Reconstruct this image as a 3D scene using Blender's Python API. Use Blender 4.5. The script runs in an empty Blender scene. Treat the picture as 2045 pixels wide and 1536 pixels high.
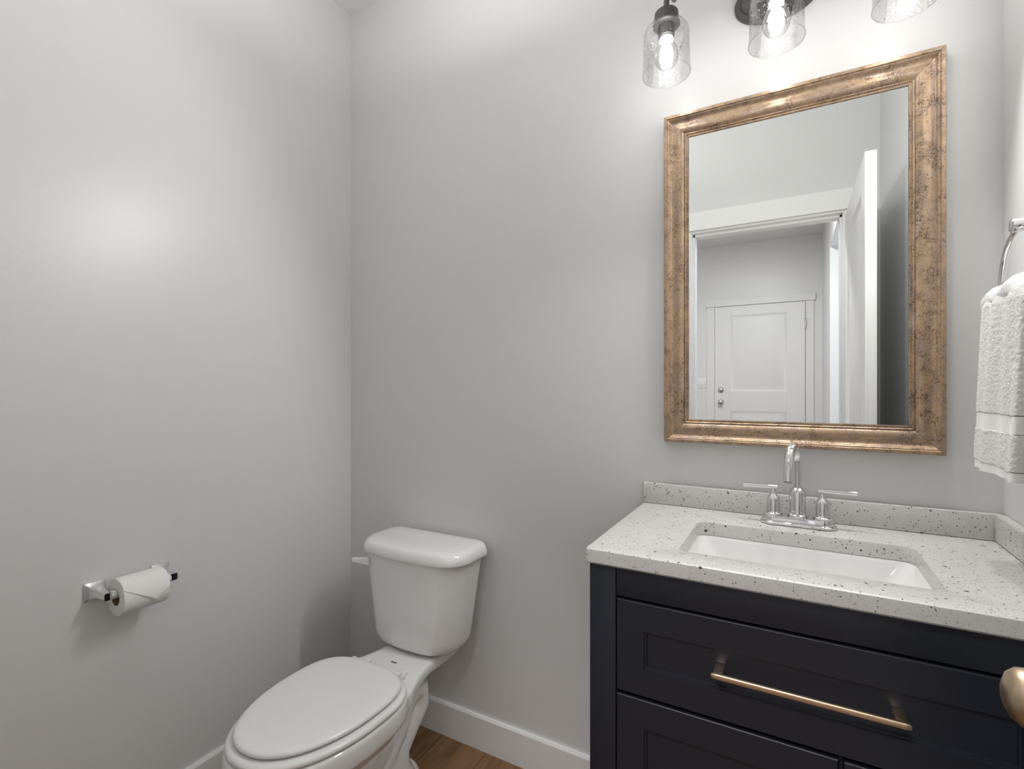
import bpy, bmesh, math, random
from mathutils import Vector, Matrix, Euler

PI = math.pi
R = math.radians
scene = bpy.context.scene
COL = scene.collection

# ------------------------------------------------------------------ camera
cam_d = bpy.data.cameras.new('camera')
cam = bpy.data.objects.new('camera', cam_d)
COL.objects.link(cam)
cam.location = (0.0, -1.443, 1.235)
cam.rotation_euler = (R(90), 0, R(29.26))
cam_d.sensor_fit = 'HORIZONTAL'
cam_d.sensor_width = 36.0
cam_d.lens = 996.0 * 36.0 / 2045.0
cam_d.shift_y = 7.0 / 2045.0
cam_d.clip_start = 0.02
scene.camera = cam

# ------------------------------------------------------------------ world, exposure
BULB = 21.0        # emission strength of the lamp cores
SPOT = 7.6        # watts of each vanity bulb towards the room
CEIL_FILL = 5.0        # watts of the added bathroom fill lamp
NEAR_FILL = 29.0        # watts of the added fill lamp outside the doorway
HALL = 4.0        # watts of the hall ceiling lamp
DAY = 20.0         # watts of daylight in the side room
world = bpy.data.worlds.new('world')
scene.world = world
world.use_nodes = True
bg = world.node_tree.nodes['Background']
bg.inputs['Color'].default_value = (0.75, 0.82, 0.9, 1)
bg.inputs['Strength'].default_value = 0.6
vs = scene.view_settings
vs.view_transform = 'Standard'
vs.look = 'None'
vs.gamma = 1.0
vs.use_curve_mapping = False
vs.exposure = 0.30


def area_light(name, loc, size, watts, color, rot=(0, 0, 0), size_y=None, parent=None):
    d = bpy.data.lights.new(name, 'AREA')
    d.energy = watts
    d.color = color
    d.shape = 'RECTANGLE' if size_y else 'DISK'
    d.size = size
    if size_y:
        d.size_y = size_y
    o = bpy.data.objects.new(name, d)
    o.location = loc
    o.rotation_euler = rot
    COL.objects.link(o)
    return o


# daylight entering the side room off the hall (its window stands outside the view)
area_light('side_room_daylight', (1.55, -3.0, 1.5), 1.5, DAY, (0.72, 0.84, 1.0),
           rot=(0, R(90), 0), size_y=1.4)

# ------------------------------------------------------------------ room dimensions
XL = -1.557          # left wall
XR = 0.396           # right wall at the back corner
XRF = 0.372          # right wall at the front corner
YF = -1.531          # door wall, bathroom side
YH = -1.65           # door wall, hall side
ZC = 2.7425
OX0, OX1, OZ = -0.490, 0.2225, 2.104     # door opening
HY = -4.53           # far hall wall
HX1 = 0.274
HX0 = -1.75
HZ = 2.803


# ------------------------------------------------------------------ material helpers
def new_mat(name):
    m = bpy.data.materials.new(name)
    m.use_nodes = True
    nt = m.node_tree
    p = nt.nodes['Principled BSDF']
    return m, nt, p


def set_p(p, col=None, rough=None, metal=None, spec=None, coat=None, coat_r=None, sheen=None):
    if col is not None:
        p.inputs['Base Color'].default_value = (*col, 1)
    if rough is not None:
        p.inputs['Roughness'].default_value = rough
    if metal is not None:
        p.inputs['Metallic'].default_value = metal
    if spec is not None:
        p.inputs['Specular IOR Level'].default_value = spec
    if coat is not None:
        p.inputs['Coat Weight'].default_value = coat
    if coat_r is not None:
        p.inputs['Coat Roughness'].default_value = coat_r
    if sheen is not None:
        p.inputs['Sheen Weight'].default_value = sheen


def nd(nt, kind, **kw):
    n = nt.nodes.new(kind)
    for k, v in kw.items():
        setattr(n, k, v)
    return n


def coords(nt, scale=(1, 1, 1), rot=(0, 0, 0)):
    tc = nd(nt, 'ShaderNodeTexCoord')
    mp = nd(nt, 'ShaderNodeMapping')
    mp.inputs['Scale'].default_value = scale
    mp.inputs['Rotation'].default_value = rot
    nt.links.new(tc.outputs['Object'], mp.inputs['Vector'])
    return mp.outputs['Vector']


def noise(nt, vec, scale, detail=4, rough=0.55, dist=0.0):
    n = nd(nt, 'ShaderNodeTexNoise')
    n.inputs['Scale'].default_value = scale
    n.inputs['Detail'].default_value = detail
    n.inputs['Roughness'].default_value = rough
    n.inputs['Distortion'].default_value = dist
    nt.links.new(vec, n.inputs['Vector'])
    return n


def ramp(nt, fac, stops, interp='LINEAR'):
    r = nd(nt, 'ShaderNodeValToRGB')
    cr = r.color_ramp
    cr.interpolation = interp
    while len(cr.elements) < len(stops):
        cr.elements.new(0.5)
    for e, (pos, c) in zip(cr.elements, stops):
        e.position = pos
        e.color = (*c, 1) if len(c) == 3 else c
    nt.links.new(fac, r.inputs['Fac'])
    return r.outputs['Color']


def mix(nt, fac, a, b, mode='MIX'):
    m = nd(nt, 'ShaderNodeMix', data_type='RGBA', blend_type=mode)
    for sock, val in ((m.inputs[0], fac), (m.inputs[6], a), (m.inputs[7], b)):
        if isinstance(val, (int, float)):
            sock.default_value = val
        elif isinstance(val, tuple):
            sock.default_value = (*val, 1) if len(val) == 3 else val
        else:
            nt.links.new(val, sock)
    return m.outputs[2]


def math_n(nt, op, a, b=None, clamp=False):
    m = nd(nt, 'ShaderNodeMath', operation=op, use_clamp=clamp)
    for i, v in enumerate((a, b)):
        if v is None:
            continue
        if isinstance(v, (int, float)):
            m.inputs[i].default_value = v
        else:
            nt.links.new(v, m.inputs[i])
    return m.outputs[0]


def bump(nt, p, height, strength, dist=0.002):
    b = nd(nt, 'ShaderNodeBump')
    b.inputs['Strength'].default_value = strength
    b.inputs['Distance'].default_value = dist
    nt.links.new(height, b.inputs['Height'])
    nt.links.new(b.outputs['Normal'], p.inputs['Normal'])


def plain(name, col, rough=0.5, metal=0.0, spec=0.5, coat=0.0, bump_scale=None, bump_s=0.1, bump_d=0.001):
    m, nt, p = new_mat(name)
    set_p(p, col, rough, metal, spec, coat, 0.05)
    if bump_scale:
        v = coords(nt)
        n = noise(nt, v, bump_scale, 3)
        bump(nt, p, n.outputs['Fac'], bump_s, bump_d)
    return m


def wall_paint(name, col, rough=0.33, spec=0.5):
    m, nt, p = new_mat(name)
    set_p(p, col, rough, 0, spec)
    v = coords(nt)
    fine = noise(nt, v, 260, 2, 0.5)
    trowel_v = coords(nt, (5, 5, 11), (0.35, 0.25, 0.5))
    tr = noise(nt, trowel_v, 1.4, 5, 0.6, 0.6)
    tr2 = ramp(nt, tr.outputs['Fac'], [(0.55, (0, 0, 0)), (0.63, (1, 1, 1))])
    h = math_n(nt, 'ADD', math_n(nt, 'MULTIPLY', fine.outputs['Fac'], 0.55),
               math_n(nt, 'MULTIPLY', tr2, 0.35))
    bump(nt, p, h, 0.16, 0.0012)
    return m


def quartz_mat():
    m, nt, p = new_mat('speckled_quartz')
    v = coords(nt)
    base = mix(nt, noise(nt, v, 18, 3).outputs['Fac'], (0.60, 0.585, 0.565), (0.68, 0.675, 0.66))
    fl = noise(nt, v, 420, 2)
    base = mix(nt, ramp(nt, fl.outputs['Fac'], [(0.60, (0, 0, 0)), (0.68, (0.35, 0.35, 0.35))]), base, (0.48, 0.47, 0.45))
    col = base
    for scale, keep, rad, tint in ((150, 0.895, 0.31, (0.05, 0.048, 0.047)),
                                   (230, 0.80, 0.36, (0.26, 0.24, 0.225)),
                                   (110, 0.965, 0.32, (0.03, 0.03, 0.032)),
                                   (300, 0.78, 0.40, (0.42, 0.40, 0.38))):
        warp = noise(nt, v, scale * 1.3, 2)
        wv = nd(nt, 'ShaderNodeVectorMath', operation='MULTIPLY_ADD')
        nt.links.new(warp.outputs['Color'], wv.inputs[0])
        wv.inputs[1].default_value = (0.5 / scale,) * 3
        nt.links.new(v, wv.inputs[2])
        vo = nd(nt, 'ShaderNodeTexVoronoi', feature='F1')
        vo.inputs['Scale'].default_value = scale
        vo.inputs['Randomness'].default_value = 1.0
        nt.links.new(wv.outputs[0], vo.inputs['Vector'])
        sp = nd(nt, 'ShaderNodeSeparateColor')
        nt.links.new(vo.outputs['Color'], sp.inputs[0])
        pick = math_n(nt, 'GREATER_THAN', sp.outputs[0], keep)
        r_ = math_n(nt, 'MULTIPLY', math_n(nt, 'ADD', sp.outputs[1], 0.25), rad)
        inside = math_n(nt, 'LESS_THAN', vo.outputs['Distance'], r_)
        col = mix(nt, math_n(nt, 'MULTIPLY', pick, inside), col, tint)
    nt.links.new(col, p.inputs['Base Color'])
    set_p(p, rough=0.28, spec=0.5)
    return m


def wood_floor_mat():
    m, nt, p = new_mat('oak_vinyl_planks')
    v = coords(nt)
    # planks run along y: swap axes so the brick texture's rows run across x
    sw = nd(nt, 'ShaderNodeMapping')
    sw.inputs['Rotation'].default_value = (0, 0, R(90))
    nt.links.new(v, sw.inputs['Vector'])
    br = nd(nt, 'ShaderNodeTexBrick')
    br.offset = 0.37
    br.inputs['Scale'].default_value = 1.0
    br.inputs['Brick Width'].default_value = 1.22
    br.inputs['Row Height'].default_value = 0.18
    br.inputs['Mortar Size'].default_value = 0.0012
    br.inputs['Color1'].default_value = (0, 0, 0, 1)
    br.inputs['Color2'].default_value = (1, 1, 1, 1)
    br.inputs['Mortar'].default_value = (0.5, 0.5, 0.5, 1)
    nt.links.new(sw.outputs[0], br.inputs['Vector'])
    gv = nd(nt, 'ShaderNodeMapping')
    gv.inputs['Scale'].default_value = (14, 1.6, 1)
    nt.links.new(v, gv.inputs['Vector'])
    off = nd(nt, 'ShaderNodeVectorMath', operation='ADD')
    nt.links.new(gv.outputs[0], off.inputs[0])
    nt.links.new(br.outputs['Color'], off.inputs[1])
    g1 = noise(nt, off.outputs[0], 2.2, 8, 0.62, 0.9)
    g2 = noise(nt, off.outputs[0], 7.0, 6, 0.6, 0.3)
    c = ramp(nt, g1.outputs['Fac'], [(0.28, (0.10, 0.048, 0.018)), (0.45, (0.20, 0.105, 0.045)),
                                     (0.60, (0.30, 0.17, 0.08)), (0.75, (0.22, 0.115, 0.05))])
    c = mix(nt, math_n(nt, 'MULTIPLY', g2.outputs['Fac'], 0.45), c, (0.12, 0.058, 0.024))
    c = mix(nt, math_n(nt, 'MULTIPLY', br.outputs['Color'], 0.22), c, (0.36, 0.20, 0.095))
    c = mix(nt, br.outputs['Fac'], c, (0.05, 0.025, 0.012))
    nt.links.new(c, p.inputs['Base Color'])
    set_p(p, rough=0.42)
    bump(nt, p, g2.outputs['Fac'], 0.12, 0.001)
    return m


def antique_mat(name, axis):
    """gold-brown distressed frame finish; grain runs along `axis`"""
    m, nt, p = new_mat(name)
    v = coords(nt)
    st = (6, 6, 1.2) if axis == 'z' else (1.2, 6, 6)
    vs_ = coords(nt, st)
    big = noise(nt, vs_, 9, 4, 0.6, 0.4)
    c = ramp(nt, big.outputs['Fac'], [(0.32, (0.36, 0.265, 0.215)), (0.45, (0.44, 0.315, 0.225)),
                                      (0.56, (0.49, 0.335, 0.20)), (0.70, (0.48, 0.38, 0.32))])
    mott = noise(nt, v, 60, 5, 0.7)
    c = mix(nt, ramp(nt, mott.outputs['Fac'], [(0.52, (0, 0, 0)), (0.66, (0.55, 0.55, 0.55))]), c, (0.17, 0.105, 0.075))
    # dark flecks gathered in crackled patches
    patch = noise(nt, v, 34, 2, 0.5)
    fl = noise(nt, v, 330, 4, 0.7, 1.6)
    th = math_n(nt, 'ADD', math_n(nt, 'MULTIPLY', patch.outputs['Fac'], 0.34), math_n(nt, 'MULTIPLY', fl.outputs['Fac'], 0.90))
    mask = ramp(nt, th, [(0.668, (0, 0, 0)), (0.705, (0.9, 0.9, 0.9))])
    c = mix(nt, mask, c, (0.07, 0.043, 0.03))
    nt.links.new(c, p.inputs['Base Color'])
    set_p(p, rough=0.30, metal=0.45, spec=0.5)
    h = math_n(nt, 'SUBTRACT', math_n(nt, 'MULTIPLY', mott.outputs['Fac'], 0.5), math_n(nt, 'MULTIPLY', mask, 0.6))
    bump(nt, p, h, 0.35, 0.0008)
    return m


def thin_glass(name, seeded):
    m = bpy.data.materials.new(name)
    m.use_nodes = True
    nt = m.node_tree
    nt.nodes.clear()
    out = nd(nt, 'ShaderNodeOutputMaterial')
    tr = nd(nt, 'ShaderNodeBsdfTransparent')
    gl = nd(nt, 'ShaderNodeBsdfGlossy')
    gl.inputs['Roughness'].default_value = 0.04
    lw = nd(nt, 'ShaderNodeLayerWeight')
    lw.inputs['Blend'].default_value = 0.5
    edge = math_n(nt, 'POWER', lw.outputs['Facing'], 4.0)
    tint = mix(nt, edge, (0.985, 0.985, 0.985), (0.88, 0.88, 0.88))
    nt.links.new(tint, tr.inputs['Color'])
    if seeded:
        pitv = nd(nt, 'ShaderNodeTexVoronoi', feature='F1')
        pitv.inputs['Scale'].default_value = 260
        nt.links.new(coords(nt), pitv.inputs['Vector'])
        pit = math_n(nt, 'LESS_THAN', pitv.outputs['Distance'], 0.24)
        tint = mix(nt, math_n(nt, 'MULTIPLY', pit, 0.55), tint, (0.45, 0.45, 0.45))
        nt.links.new(tint, tr.inputs['Color'])
    fr = nd(nt, 'ShaderNodeFresnel')
    fr.inputs['IOR'].default_value = 1.45
    mx = nd(nt, 'ShaderNodeMixShader')
    fac = math_n(nt, 'MULTIPLY', fr.outputs[0], 0.45, True)
    nt.links.new(tr.outputs[0], mx.inputs[1])
    nt.links.new(gl.outputs[0], mx.inputs[2])
    if seeded:
        v = coords(nt)
        vo = nd(nt, 'ShaderNodeTexVoronoi', feature='F1')
        vo.inputs['Scale'].default_value = 210
        nt.links.new(v, vo.inputs['Vector'])
        sp = nd(nt, 'ShaderNodeSeparateColor')
        nt.links.new(vo.outputs['Color'], sp.inputs[0])
        pick = math_n(nt, 'GREATER_THAN', sp.outputs[0], 0.62)
        ins = math_n(nt, 'LESS_THAN', vo.outputs['Distance'], math_n(nt, 'MULTIPLY', sp.outputs[1], 0.42))
        seed = math_n(nt, 'MULTIPLY', pick, ins)
        fac = math_n(nt, 'ADD', fac, math_n(nt, 'MULTIPLY', seed, 0.5), True)
        n = noise(nt, v, 90, 3, 0.6)
        b = nd(nt, 'ShaderNodeBump')
        b.inputs['Strength'].default_value = 0.5
        b.inputs['Distance'].default_value = 0.003
        nt.links.new(math_n(nt, 'ADD', n.outputs['Fac'], seed), b.inputs['Height'])
        nt.links.new(b.outputs['Normal'], gl.inputs['Normal'])
    nt.links.new(fac, mx.inputs[0])
    nt.links.new(mx.outputs[0], out.inputs['Surface'])
    return m


def towel_mat():
    m, nt, p = new_mat('white_terry')
    set_p(p, (0.86, 0.855, 0.84), 0.95, 0, 0.1, sheen=0.3)
    v = coords(nt)
    n1 = noise(nt, coords(nt, (1, 0.7, 1.4)), 330, 3, 0.7)
    n2 = noise(nt, v, 70, 3, 0.6)
    h = math_n(nt, 'ADD', n1.outputs['Fac'], math_n(nt, 'MULTIPLY', n2.outputs['Fac'], 0.5))
    bump(nt, p, h, 0.8, 0.004)
    return m


def weave_mat():
    m, nt, p = new_mat('white_weave')
    set_p(p, (0.86, 0.855, 0.84), 0.85, 0, 0.15, sheen=0.2)
    w = nd(nt, 'ShaderNodeTexWave')
    w.inputs['Scale'].default_value = 220
    nt.links.new(coords(nt), w.inputs['Vector'])
    bump(nt, p, w.outputs['Fac'], 0.15, 0.0008)
    return m


def emit(name, col, strength):
    m = bpy.data.materials.new(name)
    m.use_nodes = True
    nt = m.node_tree
    nt.nodes.clear()
    out = nd(nt, 'ShaderNodeOutputMaterial')
    e = nd(nt, 'ShaderNodeEmission')
    e.inputs['Color'].default_value = (*col, 1)
    e.inputs['Strength'].default_value = strength
    nt.links.new(e.outputs[0], out.inputs['Surface'])
    return m


def brushed(name, col, rough=0.3):
    m, nt, p = new_mat(name)
    set_p(p, col, rough, 1.0)
    n = noise(nt, coords(nt, (3, 200, 200)), 6, 2)
    bump(nt, p, n.outputs['Fac'], 0.05, 0.0004)
    return m


M = {
    'wall': wall_paint('grey_wall_paint', (0.715, 0.715, 0.71)),
    'hall_wall': wall_paint('pale_hall_paint', (0.76, 0.76, 0.76)),
    'ceiling': plain('ceiling_paint', (0.82, 0.82, 0.815), 0.8, bump_scale=200, bump_s=0.1),
    'trim': plain('white_trim_paint', (0.85, 0.85, 0.845), 0.35, bump_scale=60, bump_s=0.02),
    'hall_trim': plain('pale_hall_trim_paint', (0.77, 0.77, 0.77), 0.35),
    'floor': wood_floor_mat(),
    'porcelain': plain('white_porcelain', (0.85, 0.85, 0.84), 0.10, 0, 0.5, 0.5),
    'seat_plastic': plain('white_seat_plastic', (0.85, 0.85, 0.84), 0.22, 0, 0.5),
    'mark': plain('grey_maker_stamp', (0.12, 0.12, 0.12), 0.5),
    'navy': plain('navy_lacquer', (0.0135, 0.0165, 0.027), 0.36, 0, 0.5, bump_scale=90, bump_s=0.03),
    'dark': plain('dark_interior', (0.006, 0.006, 0.008), 0.8),
    'bronze': brushed('champagne_bronze', (0.68, 0.52, 0.37), 0.34),
    'knob_bronze': plain('satin_bronze_knob', (0.60, 0.47, 0.33), 0.36, 1.0),
    'chrome': plain('polished_chrome', (0.77, 0.77, 0.775), 0.05, 1.0),
    'steel': plain('satin_nickel', (0.55, 0.55, 0.55), 0.28, 1.0),
    'quartz': quartz_mat(),
    'frame_v': antique_mat('antique_gold_upright', 'z'),
    'frame_h': antique_mat('antique_gold_crosspiece', 'x'),
    'mirror': plain('silvered_mirror', (0.875, 0.89, 0.88), 0.0, 1.0),
    'gunmetal': plain('graphite_metal', (0.10, 0.098, 0.095), 0.42, 0.7),
    'shade_glass': thin_glass('seeded_clear_glass', True),
    'bulb_glass': thin_glass('clear_bulb_glass', False),
    'lamp_core': emit('glowing_lamp_core', (1.0, 0.985, 0.96), BULB),
    'hall_lamp': emit('glowing_hall_diffuser', (1.0, 0.98, 0.95), HALL * 0.25),
    'bulb_collar': plain('white_bulb_collar', (0.85, 0.83, 0.80), 0.4),
    'towel': towel_mat(),
    'weave': weave_mat(),
    'paper': plain('white_tissue_paper', (0.84, 0.84, 0.82), 0.9, 0, 0.2, bump_scale=140, bump_s=0.12),
    'cardboard': plain('brown_cardboard', (0.26, 0.16, 0.10), 0.85, 0, 0.2),
    'switch': plain('white_switch_plastic', (0.82, 0.82, 0.815), 0.35),
}


# ------------------------------------------------------------------ mesh helpers
def bm_new():
    return bmesh.new()


def add_box(bm, x0, x1, y0, y1, z0, z1, bev=0.0, seg=2):
    b = bmesh.new()
    bmesh.ops.create_cube(b, size=1.0)
    for v in b.verts:
        v.co = Vector(((x0 + x1) / 2 + v.co.x * (x1 - x0), (y0 + y1) / 2 + v.co.y * (y1 - y0),
                       (z0 + z1) / 2 + v.co.z * (z1 - z0)))
    if bev > 0:
        bmesh.ops.bevel(b, geom=list(b.edges), offset=bev, segments=seg, profile=0.5, affect='EDGES')
    merge(bm, b)


def merge(bm, b, mat=None):
    me = bpy.data.meshes.new('tmp')
    if mat is not None:
        b.transform(mat)
    b.to_mesh(me)
    bm.from_mesh(me)
    bpy.data.meshes.remove(me)
    b.free()


def loft(bm, rings, cap0=True, cap1=True, closed=True):
    vs_ = [[bm.verts.new(p) for p in r] for r in rings]
    n = len(rings[0])
    for a, b in zip(vs_[:-1], vs_[1:]):
        for i in range(n if closed else n - 1):
            j = (i + 1) % n
            bm.faces.new((a[i], a[j], b[j], b[i]))
    if cap0:
        bm.faces.new(list(reversed(vs_[0])))
    if cap1:
        bm.faces.new(vs_[-1])
    return vs_


def add_lathe(bm, prof, cx, cy, n=32, cap0=True, cap1=True, axis='z', base=0.0):
    """prof: list of (radius, height); axis of revolution through (cx, cy)"""
    rings = []
    for r, h in prof:
        ring = []
        for i in range(n):
            a = 2 * PI * i / n
            if axis == 'z':
                ring.append((cx + r * math.cos(a), cy + r * math.sin(a), base + h))
            elif axis == 'x':      # cx -> y, cy -> z
                ring.append((base + h, cx + r * math.cos(a), cy + r * math.sin(a)))
            else:                  # axis y: cx -> x, cy -> z
                ring.append((cx + r * math.sin(a), base + h, cy + r * math.cos(a)))
        rings.append(ring)
    loft(bm, rings, cap0, cap1)


def sweep(bm, path, radius, n=14, cap=True, squash=None):
    """tube along a list of points; radius may be a list. squash=(ax, bx) scales the section"""
    pts = [Vector(p) for p in path]
    rad = radius if isinstance(radius, (list, tuple)) else [radius] * len(pts)
    t0 = (pts[1] - pts[0]).normalized()
    up = Vector((0, 0, 1)) if abs(t0.z) < 0.9 else Vector((1, 0, 0))
    nrm = (up - t0 * up.dot(t0)).normalized()
    rings = []
    for i, p in enumerate(pts):
        if i == 0:
            t = t0
        elif i == len(pts) - 1:
            t = (pts[i] - pts[i - 1]).normalized()
        else:
            t = ((pts[i + 1] - pts[i]).normalized() + (pts[i] - pts[i - 1]).normalized()).normalized()
        nrm = (nrm - t * nrm.dot(t)).normalized()
        bn = t.cross(nrm)
        sa, sb = squash or (1, 1)
        rings.append([p + nrm * math.cos(2 * PI * k / n) * rad[i] * sa + bn * math.sin(2 * PI * k / n) * rad[i] * sb
                      for k in range(n)])
    loft(bm, rings, cap, cap)


def rect_sweep(bm, path, w, h, upv):
    pts = [Vector(p) for p in path]
    rings = []
    for i, p in enumerate(pts):
        t = (pts[min(i + 1, len(pts) - 1)] - pts[max(i - 1, 0)]).normalized()
        s = t.cross(Vector(upv)).normalized()
        u = s.cross(t)
        rings.append([p + s * w / 2 + u * h / 2, p - s * w / 2 + u * h / 2, p - s * w / 2 - u * h / 2, p + s * w / 2 - u * h / 2])
    loft(bm, rings)


def finish(bm, name, mat, origin, smooth=True, angle=35):
    bmesh.ops.remove_doubles(bm, verts=bm.verts, dist=1e-6)
    bmesh.ops.recalc_face_normals(bm, faces=bm.faces)
    if smooth:
        for f in bm.faces:
            f.smooth = True
        lim = R(angle)
        for e in bm.edges:
            if len(e.link_faces) == 2:
                if e.calc_face_angle(0) > lim:
                    e.smooth = False
    bm.transform(Matrix.Translation(-Vector(origin)))
    me = bpy.data.meshes.new(name)
    bm.to_mesh(me)
    bm.free()
    me.materials.append(mat)
    return me


ORI = {}


def thing(name, label, cat, loc, group=None):
    o = bpy.data.objects.new(name, None)
    o.empty_display_size = 0.05
    o.location = loc
    COL.objects.link(o)
    o['label'] = label
    o['category'] = cat
    if group:
        o['group'] = group
    ORI[o.name] = Vector(loc)
    return o


def part(name, bm, mat, parent, label=None, smooth=True, angle=35):
    """mesh child of a thing (or of a part); bm is in world coordinates"""
    root = ORI[parent.name]
    me = finish(bm, name, mat, root, smooth, angle)
    o = bpy.data.objects.new(name, me)
    COL.objects.link(o)
    o.parent = parent
    ORI[o.name] = root
    if label:
        o['label'] = label
    return o


def solo(name, bm, mat, origin, label=None, cat=None, group=None, kind=None, smooth=True, angle=35):
    me = finish(bm, name, mat, origin, smooth, angle)
    o = bpy.data.objects.new(name, me)
    o.location = origin
    COL.objects.link(o)
    ORI[o.name] = Vector(origin)
    if label:
        o['label'] = label
    if cat:
        o['category'] = cat
    if group:
        o['group'] = group
    if kind:
        o['kind'] = kind
    return o


def struct(name, bm, mat, smooth=False, label=None, cat=None, origin=(0, 0, 0)):
    return solo(name, bm, mat, origin, label, cat, None, 'structure', smooth)


# ------------------------------------------------------------------ room shell
T = 0.10
bm = bm_new()
add_box(bm, XL - T, 2.4, HY - T, T, -0.05, 0.0)
struct('floor', bm, M['floor'], label='warm brown wood plank floor', cat='floor')

bm = bm_new()
add_box(bm, XL - T, XR + T, YF, T, ZC, ZC + T)
struct('ceiling', bm, M['ceiling'], label='pale flat ceiling above the toilet corner', cat='ceiling')

# invented bowl lamp, out of view, added to bounce soft fill off the ceiling
BX, BY, BZL = -0.80, -0.72, 2.30
clm = thing('bathroom_fill_bowl', 'added fill lamp, a white bowl on a short rod, unseen in the bathroom', 'ceiling light', (BX, BY, ZC))
bm = bm_new()
add_lathe(bm, [(0.065, 0), (0.065, -0.014), (0.05, -0.022), (0.008, -0.026), (0.008, BZL - ZC - 0.03)], BX, BY, 32, base=ZC)
part('canopy_rod', bm, M['trim'], clm)
bm = bm_new()
prof_ = [(0.21, 0.0), (0.205, -0.02), (0.18, -0.055), (0.13, -0.082), (0.07, -0.096), (0.012, -0.100)]
add_lathe(bm, [(r - 0.004, z + 0.003) for r, z in prof_[::-1]] + prof_, BX, BY, 48, base=BZL)
part('bowl_shade', bm, M['trim'], clm)
area_light('bathroom_fill_lamp', (BX, BY, BZL - 0.02), 0.36, CEIL_FILL, (1.0, 0.995, 0.985), rot=(PI, 0, 0))

bm = bm_new()
add_box(bm, XL - T, XL, YF, T, 0, ZC)
struct('wall_left', bm, M['wall'], label='grey wall with the toilet paper holder', cat='wall')

bm = bm_new()
add_box(bm, XL, XR + T, 0, T, 0, ZC)
struct('wall_back', bm, M['wall'], label='grey wall behind toilet and vanity, with the mirror', cat='wall')

bm = bm_new()
for z in (0, ZC):
    pass
vv = [(XR, 0), (XRF, YF), (XRF + 0.14, YF), (XR + 0.14, 0)]
loft(bm, [[(x, y, 0) for x, y in vv], [(x, y, ZC) for x, y in vv]])
struct('wall_right', bm, M['wall'], label='grey wall with the towel ring', cat='wall')

# door wall with its opening
bm = bm_new()
add_box(bm, XL - T, OX0 - 0.02, YH, YF, 0, HZ)
add_box(bm, OX1 + 0.02, XRF + 0.14, YH, YF, 0, HZ)
add_box(bm, OX0 - 0.02, OX1 + 0.02, YH, YF, OZ + 0.02, HZ)
struct('wall_front', bm, M['wall'], label='grey door wall seen in the mirror', cat='wall')

# jambs and casing of the bathroom door opening
bm = bm_new()
for y0, y1, ins in ((YH, YF, 0.0), (YH + 0.02, YF - 0.037, 0.012)):
    add_box(bm, OX0 - 0.02, OX0 + ins, y0, y1, 0, OZ + 0.02, 0.001)
    add_box(bm, OX1 - ins, OX1 + 0.02, y0, y1, 0, OZ + 0.02, 0.001)
    add_box(bm, OX0, OX1, y0, y1, OZ - ins, OZ + 0.02, 0.001)
struct('trim_1', bm, M['trim'], label='white door jamb with stop around the open bathroom door', cat='door jamb')
bm = bm_new()
CW = 0.085
for yy0, yy1 in ((YF, YF + 0.018), (YH - 0.018, YH)):
    add_box(bm, OX0 - CW - 0.006, OX0 - 0.006, yy0, yy1, 0, OZ + 0.006, 0.0015)
    if yy0 == YF:
        add_box(bm, OX1 + 0.006, OX1 + CW - 0.02, yy0, yy1, 0, OZ + 0.006, 0.0015)
    else:
        add_box(bm, OX1 + 0.006, OX1 + 0.04, yy0, yy1, 0, OZ + 0.006, 0.0015)
    add_box(bm, OX0 - CW - 0.02, OX1 + 0.04, yy0, yy1 + (0.003 if yy0 == YF else 0), OZ + 0.010, OZ + 0.112, 0.0015)
struct('trim_2', bm, M['trim'], label='white flat casing boards around the bathroom door opening', cat='door casing')


def base_prof(h=0.114, t=0.014):
    return [(0, 0), (t, 0), (t, h - 0.006), (t - 0.004, h), (0, h)]


bm = bm_new()
pr_ = base_prof()
loft(bm, [[(XL + d, YF, z) for d, z in pr_], [(XL + d, 0, z) for d, z in pr_]])
struct('baseboard_left', bm, M['trim'], label='white baseboard along the left wall', cat='baseboard')
bm = bm_new()
loft(bm, [[(XL + 0.014, -d, z) for d, z in pr_], [(-0.364, -d, z) for d, z in pr_]])
struct('baseboard_back', bm, M['trim'], label='white baseboard along the back wall', cat='baseboard')

# ---------------------------------------------------------------- hall seen through the doorway in the mirror
bm = bm_new()
add_box(bm, HX0 - T, 2.4, HY - T, HY, 0, HZ)
struct('wall_hall_far', bm, M['hall_wall'], label='pale hall wall with the closed white door', cat='wall')
bm = bm_new()
add_box(bm, HX0 - T, HX0, HY, YH, 0, HZ)
struct('wall_hall_left', bm, M['hall_wall'], label='pale hall side wall', cat='wall')
HW = 0.13
bm = bm_new()
add_box(bm, HX1, HX1 + HW, HY, -3.38, 0, HZ)
add_box(bm, HX1, HX1 + HW, -2.2, YH, 0, HZ)
add_box(bm, HX1, HX1 + HW, -3.38, -2.2, 2.383, HZ)
struct('wall_hall_right', bm, M['hall_wall'], label='pale hall wall with a tall cased opening', cat='wall')
bm = bm_new()
add_box(bm, 2.3, 2.4, HY, YH, 0, HZ)
struct('wall_side_room', bm, M['hall_wall'], label='pale wall of the room beyond the hall opening', cat='wall')
bm = bm_new()
add_box(bm, HX1 + HW, 2.4, YH, YH + 0.1, 0, HZ)
struct('wall_side_room_end', bm, M['hall_wall'], label='pale end wall of the room beyond the hall', cat='wall')
bm = bm_new()
add_box(bm, HX0 - T, 2.4, HY - T, YH, HZ, HZ + T)
struct('ceiling_hall', bm, M['ceiling'], label='pale hall ceiling', cat='ceiling')


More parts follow.
